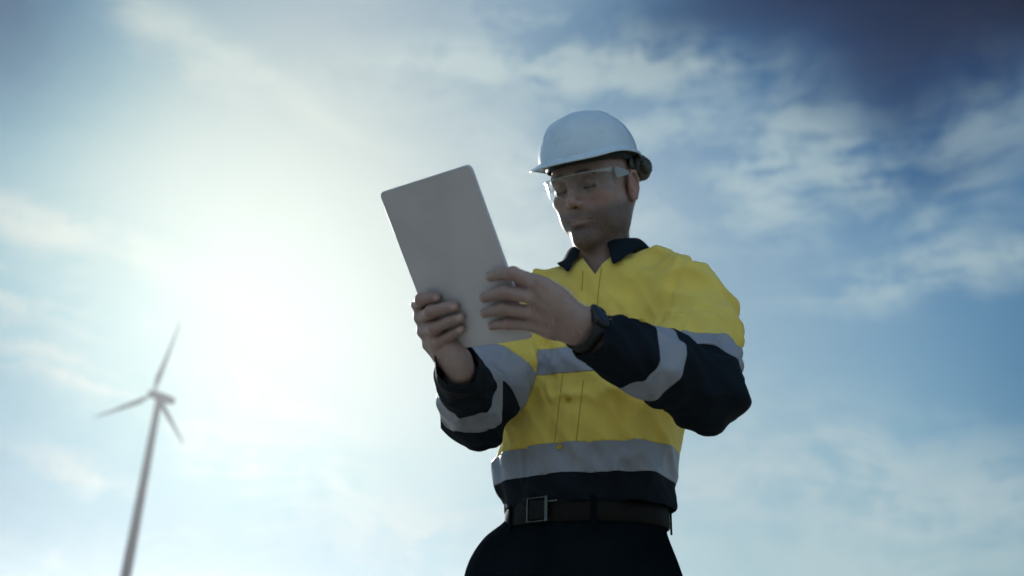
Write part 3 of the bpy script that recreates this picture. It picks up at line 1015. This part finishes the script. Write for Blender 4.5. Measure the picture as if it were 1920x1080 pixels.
# stitched line of the placket edges and pocket edges
def seam(pts, name='stitching', r=.0007):
    P3 = []
    for i in range(len(pts) - 1):
        for t_ in np.linspace(0, 1, 14, endpoint=False):
            q = mid(pts[i], pts[i + 1], t_); h_, n_ = hit(*q)
            if h_ is not None and (not P3 or np.linalg.norm(h_ - P3[-1]) < .03): P3.append((h_ + n_ * .0004))
    if len(P3) < 3: return
    rings = []
    for i, p in enumerate(P3):
        d = P3[min(i + 1, len(P3) - 1)] - P3[max(i - 1, 0)]; d /= np.linalg.norm(d) + 1e-9
        u = np.cross(d, _f); u /= np.linalg.norm(u); v = np.cross(d, u)
        rings.append(circ(p, u, v, r, 6))
    V, Q = loft(rings)
    mesh_from(name, V, Q, M['thread'], shirt)


for q in ([(1093, 508), (1091, 548)], [(1128, 502), (1122, 545), (1119, 592)], [(1056, 696), (1040, 830), (1037, 884)], [(1094, 712), (1080, 830), (1076, 884)]):
    seam(q)

# collar: a stand round the neck and a fold-down leaf with two points
CC = NB + np.array([0, .004, .038])
cn = np.array([0, 0, 1.0]) + tf * .42; cn /= np.linalg.norm(cn)
cu_ = tl; cv_ = np.cross(cn, cu_); cv_ = cv_ if cv_ @ tf > 0 else -cv_
rings = []
ths = np.radians(np.linspace(-158, 158, 61))      # 0 = nape
prof_n = 9
for th in ths:
    a = abs(math.degrees(th)) / 158
    dirr = -cv_ * math.cos(th) + cu_ * math.sin(th)
    pinch = 1.0
    top_r = .069 - .006 * a
    ring = []
    wing = max(0, a - .50) / .50
    drop = .036 + .026 * wing     # the points hang lower
    for q in np.linspace(0, 1, prof_n):
        if q < .35:                                 # stand, going up inside
            s_2 = q / .35; r = top_r - .004 + .002 * s_2; hgt = -.022 + .036 * s_2
        elif q < .5:
            s_2 = (q - .35) / .15; r = top_r - .002 + .008 * s_2; hgt = .014 + .003 * math.sin(s_2 * math.pi)
        else:
            s_2 = (q - .5) / .5; r = top_r + .006 + (.026 + .011 * wing ** 2) * s_2 ** .8; hgt = .014 - drop * s_2
        pt = CC + dirr * r + cn * hgt
        if q > .5:                                   # the leaf rests on the cloth of the shoulders
            for _ in range(6):
                d0 = sh(pt[None])[0]
                if d0 > .0065: break
                g_ = np.array([sh((pt + e)[None])[0] - d0 for e in np.eye(3) * .001]); g_ /= np.linalg.norm(g_) + 1e-9
                pt = pt + g_ * (.0075 - d0)
        ring.append(pt)
    rings.append(np.array(ring))
V, Q = loft(rings, close=False)
o = mesh_from('collar', V, Q, M['navy'], shirt); solidify(o, .0025)
ss = o.modifiers.new('sub', 'SUBSURF'); ss.levels = 1; ss.render_levels = 1

# ------------------------------------------------------------------ trousers, belt, boots
tr_ = Field()
tr_.ell(HIP + np.array([0, .01, .02]), (.178, .125, .17), k=.05)


def waist(p, grow=0.):
    z = p[:, 2]; X = p[:, 0] - BC[0]; Y = p[:, 1] - BC[1]
    a = np.interp(z, [.86, .95, BC[2] - .03, BC[2] + .05], [.20, .185, .157, .152]) + grow; b_ = np.interp(z, [.86, .95, BC[2] - .03, BC[2] + .05], [.135, .128, .113, .110]) + grow
    u = (X * tl[0] + Y * tl[1]) / a; v = (X * tf[0] + Y * tf[1]) / b_
    d = (np.sqrt(u * u + v * v) - 1) * b_
    return np.maximum(d, np.maximum(z - BC[2] - .026, .84 - z))


tr_.ops = []
tr_.fn(waist)
for a, b_, c_ in ((LH, LKn, LA), (RH, RKn, RA)):
    tr_.chain([a + np.array([0, 0, -.02]), mid(a, b_, .4), b_, c_ + np.array([0, 0, .02])], (.112, .105, .080, .070), k=.03, k0=.05)
tr_.ell(RH - tl * .032 + np.array([0, .02, .0]), (.088, .085, .10), k=.04)
Vp, Qp = surface(tr_, (-.3, 1.45, .06), (.62, 2.15, 1.16), .008)
Np = normals(Vp, Qp)
Vp = Vp + Np * (.004 * vnoise(Vp * 8) + .004 * (1 - np.abs(vnoise(Vp * np.array([12, 12, 7]) + 5))) ** 3)[:, None]
mesh_from('trousers', Vp, Qp, M['trouser'], person)

ths = np.linspace(0, 2 * math.pi, 97)[:-1]


def belt_pt(th, z, grow):
    return np.array([BC[0], BC[1], BC[2] + z]) + tl * (.157 + grow) * math.cos(th) + tf * (.113 + grow) * math.sin(th)


rings = []
for th in ths:
    rings.append(np.array([belt_pt(th, z, g) for z, g in ((-.021, .002), (-.021, .0055), (-.0195, .0065), (.0195, .0065), (.021, .0055), (.021, .002))]))
V = np.concatenate(rings); k = 6; Q = []
for i in range(len(rings)):
    for j in range(k):
        a = i * k + j; b_ = i * k + (j + 1) % k; i2 = (i + 1) % len(rings)
        Q.append((a, b_, i2 * k + (j + 1) % k, i2 * k + j))
belt = mesh_from('belt', V, Q, M['belt'], person)
# buckle on the front, a little to his right of the shirt placket
th0 = math.pi / 2 + .30
bc = belt_pt(th0, .002, .012)
bn_ = belt_pt(th0, 0, .03) - belt_pt(th0, 0, .0); bn_ /= np.linalg.norm(bn_)
bu = np.cross(up, bn_); bu /= np.linalg.norm(bu)          # towards image right
bmk = bmesh.new()


def bar(bm_, c, u, v, n_, wx, wy, wz):
    vs = []
    for sx in (-1, 1):
        for sy in (-1, 1):
            for sz in (-1, 1):
                vs.append(bm_.verts.new(c + u * sx * wx / 2 + v * sy * wy / 2 + n_ * sz * wz / 2))
    for f in ((0, 1, 3, 2), (4, 6, 7, 5), (0, 4, 5, 1), (2, 3, 7, 6), (0, 2, 6, 4), (1, 5, 7, 3)):
        bm_.faces.new([vs[i] for i in f])


bar(bmk, bc + bu * -.026, bu, up, bn_, .0030, .046, .004)
bar(bmk, bc + bu * .020, bu, up, bn_, .0065, .0465, .005)
bar(bmk, bc + up * .0215 - bu * .003, bu, up, bn_, .0415, .0024, .0038)
bar(bmk, bc - up * .0215 - bu * .003, bu, up, bn_, .0415, .0024, .0038)
buck = bm_obj('buckle', bmk, M['steel'], belt, smooth=False); bevel(buck, .0009)
bmk = bmesh.new(); bar(bmk, bc + bu * .034 + up * .013 - bn_ * .001, bu, up, bn_, .021, .0036, .0028)
o = bm_obj('buckle_pin', bmk, M['steel'], buck, smooth=False); bevel(o, .0008)
bmk = bmesh.new(); bar(bmk, bc - bu * .003 - bn_ * .0015, bu, up, bn_, .040, .036, .003)
o = bm_obj('belt_tip', bmk, M['belt'], buck, smooth=False); bevel(o, .0015)
for tt in (.30 + .55, -.35, 1.9, -1.7, 3.2):
    th = math.pi / 2 + tt; c_ = belt_pt(th, -.004, .009); n_ = belt_pt(th, 0, .03) - belt_pt(th, 0, 0); n_ /= np.linalg.norm(n_); u_ = np.cross(up, n_)
    bmk = bmesh.new(); bar(bmk, c_, u_, up, n_, .011, .056, .003)
    o = bm_obj('belt_loop', bmk, M['trouser'], belt, smooth=False); bevel(o, .001)

for nm, A in (('l', LA), ('r', RA)):
    f = Field()
    f.cap(A + np.array([0, .01, .10]), A + np.array([0, .01, -.03]), .060, .055)
    f.cap(A + np.array([0, .02, -.045]), A + tf * .15 + np.array([0, 0, -.055]), .046, .040, k=.03)
    Vq, Qq = surface(lambda p, f=f: np.maximum(f(p), .022 - p[:, 2]), (A[0] - .2, A[1] - .3, .0), (A[0] + .2, A[1] + .15, .26), .006)
    boot = mesh_from('boot', Vq, Qq, M['boot'], person)
    f2 = Field(); f2.cap(A * np.array([1, 1, 0]) + np.array([0, .03, .012]), A * np.array([1, 1, 0]) + tf * .155 + np.array([0, 0, .012]), .052, .046)
    Vq, Qq = surface(lambda p, f2=f2: np.maximum(np.maximum(f2(p), p[:, 2] - .024), .002 - p[:, 2]), (A[0] - .2, A[1] - .3, -.01), (A[0] + .2, A[1] + .15, .06), .006)
    mesh_from('sole', Vq, Qq, M['sole'], boot)

# ------------------------------------------------------------------ hard hat
HT = R_(-4)                                       # sits tipped a little back on the head
hO = np.array([0, -.003, .0455])


def hh(p):
    """hat local -> world"""
    p = np.atleast_2d(np.asarray(p, float))
    c_, s_3 = math.cos(HT), math.sin(HT)
    q = np.stack([p[:, 0], p[:, 1] * c_ + p[:, 2] * s_3, -p[:, 1] * s_3 + p[:, 2] * c_], 1) + hO
    return hw(q)


hat = None
nth = 224
ths = np.linspace(0, 2 * math.pi, nth, endpoint=False)     # 0 = right, 90 = front


def hat_ring(q):
    """q 0..1 from rim up to crown on the dome"""
    ph = q * math.pi / 2
    ct, st_ = np.cos(ths), np.sin(ths)
    ra = .0985 * math.cos(ph) ** .90; rb = .1200 * math.cos(ph) ** .90
    z = .108 * math.sin(ph) ** 1.0
    x = ra * ct; y = rb * st_
    # raised centre ridge and two side ribs running front to back
    up_ = sstep(np.array([q]), .12, .45)[0]
    rg_ = np.exp(-((x) / .020) ** 6) * .0004 + np.exp(-((np.abs(x) - .050) / .0050) ** 4) * .0012
    side = np.exp(-((np.abs(x) - .088) / .01) ** 2) * np.exp(-(y / .05) ** 4) * 0
    thd = np.degrees(ths)
    pan = np.maximum(np.minimum(np.abs(thd - 146), np.abs(thd - 34)) / 21, abs(q - .50) / .20)
    rg_ = rg_ + .0008 * (1 - sstep(pan, .88, 1.05)) * (np.abs(x) > .03) / max(up_, .01) * (up_ > .01)
    s_4 = 1 + (rg_ * up_) / .12
    return np.stack([x * s_4, y * s_4, z * s_4 + rg_ * up_ * .6], 1)


rings = []
st_ = np.sin(ths); ct = np.cos(ths)
fw = np.clip(st_, 0, 1)
brimx = .006 + .036 * fw ** 2.2                       # peak in front
side_up = .012 * np.exp(-((np.abs(ct)) / .55) ** -4 * 0 - ((1 - np.abs(ct)) / .35) ** 2)   # rim rises over the ears
drop = .010 * fw ** 2
for e, zz in ((1.0, -.0095), (1.02, -.0075), (1.0, -.0050), (.6, -.0035), (.25, -.001)):
    x = (.0990 + brimx * e) * ct; y = (.1205 + brimx * e) * st_
    rings.append(np.stack([x, y, zz + side_up - drop * e], 1))
base = len(rings)
for q in np.linspace(0.0, .988, 72):
    r = hat_ring(q); r[:, 2] += side_up * (1 - q) ** 2
    rings.append(r)
V, Q = loft([hh(r) for r in rings], caps=(False, True))
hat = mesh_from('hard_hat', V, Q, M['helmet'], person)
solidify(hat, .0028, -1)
# panel outline on the side of the shell
bmk = bmesh.new()
# liner: dark foam and webbing band inside
rings = []
for sc_, zz in ((.93, -.004), (.80, -.006), (.79, .010), (.90, .016)):
    r = np.stack([.1010 * sc_ * ct, .1230 * sc_ * st_, zz + side_up], 1); rings.append(hh(r))
V, Q = loft(rings)
liner = mesh_from('liner', V, Q, M['liner'], hat); solidify(liner, .003, 0)
V, Q = loft([hh(np.stack([.0835 * ct * a, .104 * st_ * a, np.full(nth, z_) + side_up * .5], 1)) for a, z_ in ((1., -.014), (1.015, -.012), (1.02, .02), (.98, .022))])
hb = mesh_from('headband', V, Q, M['liner'], hat); solidify(hb, .003, 0)
# ratchet housing at the back and the knob
kc = hh((-.084, -.072, -.018))[0]
print('knob', [(960 + F * ((kc - CAM) @ _r) / ((kc - CAM) @ _f), 540 - F * ((kc - CAM) @ _u) / ((kc - CAM) @ _f))])
kn = np.array([.70, -.66, -.12]); kn /= np.linalg.norm(kn)
ku = np.cross(kn, hu); ku /= np.linalg.norm(ku); kv = np.cross(ku, kn)
rings = []
for dpt, rr in ((-.030, .016), (-.028, .024), (-.010, .0275), (.002, .0275), (.006, .025), (.008, .018), (.010, .017), (.016, .016), (.018, .012)):
    c_ = circ(kc + kn * dpt, ku, kv, rr, 48)
    if rr in (.017, .016):
        th_ = np.linspace(0, 2 * np.pi, 48, endpoint=False); sc_ = 1 + .07 * np.sign(np.sin(th_ * 12)); c_ = kc + kn * dpt + (c_ - kc - kn * dpt) * sc_[:, None]
    rings.append(c_)
V, Q = loft(rings, caps=(True, True))
mesh_from('adjuster_knob', V, Q, M['knob'], hat)
rings = []
for th in np.radians(np.linspace(-92, -8 - 80 + 0, 3)): pass
rr_ = []
for a in np.linspace(-178, -2, 50):
    a_ = R_(a); x, y = .086 * math.cos(a_), .106 * math.sin(a_); dz = -.012 - .022 * abs(math.sin(a_)) ** 3
    rr_.append(hh(np.array([(x, y, dz - .011), (x * 1.02, y * 1.02, dz - .011), (x * 1.02, y * 1.02, dz + .009), (x, y, dz + .009)])))
V, Q = loft(rr_)
mesh_from('nape_strap', V, Q, M['knob'], hat)

# ------------------------------------------------------------------ safety glasses
gl_ = bpy.data.objects.new('safety_glasses', None); COL.objects.link(gl_); gl_.parent = person
rows = []
for z_ in np.linspace(.017, -.026, 12):
    row = []
    for a in np.linspace(-76, 76, 49):
        a_ = R_(a); yy = .030 + .083 * math.cos(a_) ** .8 if math.cos(a_) > 0 else .03
        xx = .0745 * math.sin(a_)
        zl = z_
        low = (.017 - z_) / .043
        # lens narrows to the sides and has a notch for the nose
        zl = z_ + low * (.014 * (abs(a) / 76) ** 2 + .020 * math.exp(-(a / 11) ** 2))
        yy2 = yy - low * .008 + .004 * math.exp(-(a / 9) ** 2) * 0
        row.append((xx, yy2 + .004, zl))
    rows.append(hw(np.array(row)))
V, Q = loft(rows, close=False)
o = mesh_from('lens', V, Q, M['lens'], gl_)
solidify(o, .0018, 0)
# brow bar along the top of the lens and two temples
row = []
for a in np.linspace(-76, 76, 49):
    a_ = R_(a); yy = .030 + .083 * math.cos(a_) ** .8 + .004; xx = .0745 * math.sin(a_)
    c_ = np.array([xx, yy, .0175]); od = np.array([math.sin(a_), math.cos(a_), 0])
    hgt = .0012 + .0045 * (abs(a) / 76) ** 4
    row.append(hw(np.array([c_ - od * .0016 + (0, 0, -hgt), c_ + od * .0022 + (0, 0, -hgt), c_ + od * .0022 + (0, 0, hgt), c_ - od * .0016 + (0, 0, hgt)])))
V, Q = loft(row, caps=(True, True))
o = mesh_from('brow_bar', V, Q, M['clear_frame'], gl_); bevel(o, .0008, 2)
for s in (-1, 1):
    row = []
    for q, hgt in ((0, .0085), (.12, .011), (.25, .0095), (.45, .0060), (.7, .0045), (.88, .004), (1.0, .003)):
        y_ = .052 - .078 * q; x_ = s * (.0755 + .008 * min(q * 2, 1)); zc = .012 - .003 * q - .012 * max(0, q - .85) * 5
        row.append(hw(np.array([(x_ - .0013, y_, zc - hgt), (x_ + .0013, y_, zc - hgt), (x_ + .0013, y_, zc + hgt), (x_ - .0013, y_, zc + hgt)])))
    V, Q = loft(row, caps=(True, True))
    o = mesh_from('temple', V, Q, M['clear_frame'], gl_); bevel(o, .0008, 2)

# ------------------------------------------------------------------ fine hairs catching the sun on the left wrist
HV = []; HQ = []
cand = np.nonzero((np.linalg.norm(Vl - mid(LW_, LK[0], .30), axis=1) < .060))[0]
Nl = normals(Vl, Ql)
cand = [i for i in cand if Nl[i] @ up > .35 and Nl[i] @ _f > -.6] + [i for i in cand[::9] if Nl[i] @ up < -.6]
for i in rng.choice(cand, 620):
    p = Vl[i]; nn_ = Nl[i]
    g_ = nn_ * .8 + fa * rng.uniform(-.9, -.1) + rng.normal(0, .22, 3); g_ /= np.linalg.norm(g_)
    L_ = rng.uniform(.004, .0095); w_ = np.cross(g_, _f); w_ /= np.linalg.norm(w_); v_ = np.cross(g_, w_)
    b0 = len(HV); bend = -nn_ * .25 - up * .1
    for q, r_ in ((0, .0003), (.5, .00025), (1, .00008)):
        c_ = p + g_ * L_ * q + bend * L_ * q * q * .6
        for a_ in (0, 2.1, 4.2): HV.append(c_ + (w_ * math.cos(a_) + v_ * math.sin(a_)) * r_)
    for k in (0, 1):
        for j in range(3): HQ.append((b0 + k * 3 + j, b0 + k * 3 + (j + 1) % 3, b0 + k * 3 + 3 + (j + 1) % 3, b0 + k * 3 + 3 + j))
mesh_from('arm_hair', HV, HQ, M['hairline'], person)

# ------------------------------------------------------------------ wrist watch
wc = mid(LE, LW_, .985)
wrist_u = fa
cside = np.cross(fa, _f); cside /= np.linalg.norm(cside)
toC = np.cross(cside, fa); toC = toC if toC @ _f < 0 else -toC
wt = bpy.data.objects.new('wrist_watch', None); COL.objects.link(wt); wt.parent = person
rings = []
for th in np.linspace(0, 2 * math.pi, 49)[:-1]:
    d = cside * math.cos(th) + toC * math.sin(th)
    rings.append(np.array([wc + d * (.0315 + g) + fa * t_ for t_, g in ((-.010, 0), (-.010, .0022), (.010, .0022), (.010, 0))]))
rings.append(rings[0])
V, Q = loft(rings)
mesh_from('strap', V, Q, M['strap'], wt)
cs_ = np.cross(fa, toC); cs_ = cs_ if cs_[2] > 0 else -cs_
cdv = toC * .50 + cs_ * .86; cdv /= np.linalg.norm(cdv)
cw = np.cross(cdv, fa)
V, Q = plate(wc + cdv * .0305, fa, cw, cdv, .029, .037, .008, [(.002, -.004), (0, -.002), (0, .005), (.001, .0068), (.003, .0075)])
case = mesh_from('watch_case', V, Q, M['watch'], wt)
V, Q = plate(wc + cdv * .0305, fa, cw, cdv, .024, .032, .007, [(.0, .0071), (.0006, .0082), (.002, .0086)])
mesh_from('watch_glass', V, Q, M['screen'], case)

# ------------------------------------------------------------------ haze
HAZE = 0.00034
if HAZE > 0:
    bmk = bmesh.new(); bmesh.ops.create_cube(bmk, size=1)
    hz = bm_obj('haze', bmk, None, None, False)
    hz.scale = (3400, 3400, 66); hz.location = (0, 0, 31)
    m = bpy.data.materials.new('haze'); m.use_nodes = True; t = NT(m.node_tree); t.n.clear()
    o_ = t.new('ShaderNodeOutputMaterial'); pv = t.new('ShaderNodeVolumePrincipled')
    pv.inputs['Color'].default_value = (.93, .96, 1, 1); pv.inputs['Density'].default_value = HAZE; pv.inputs['Anisotropy'].default_value = .7
    t.l.new(pv.outputs[0], o_.inputs['Volume']); hz.data.materials.append(m)
    tag(hz, kind='stuff')
print('done')
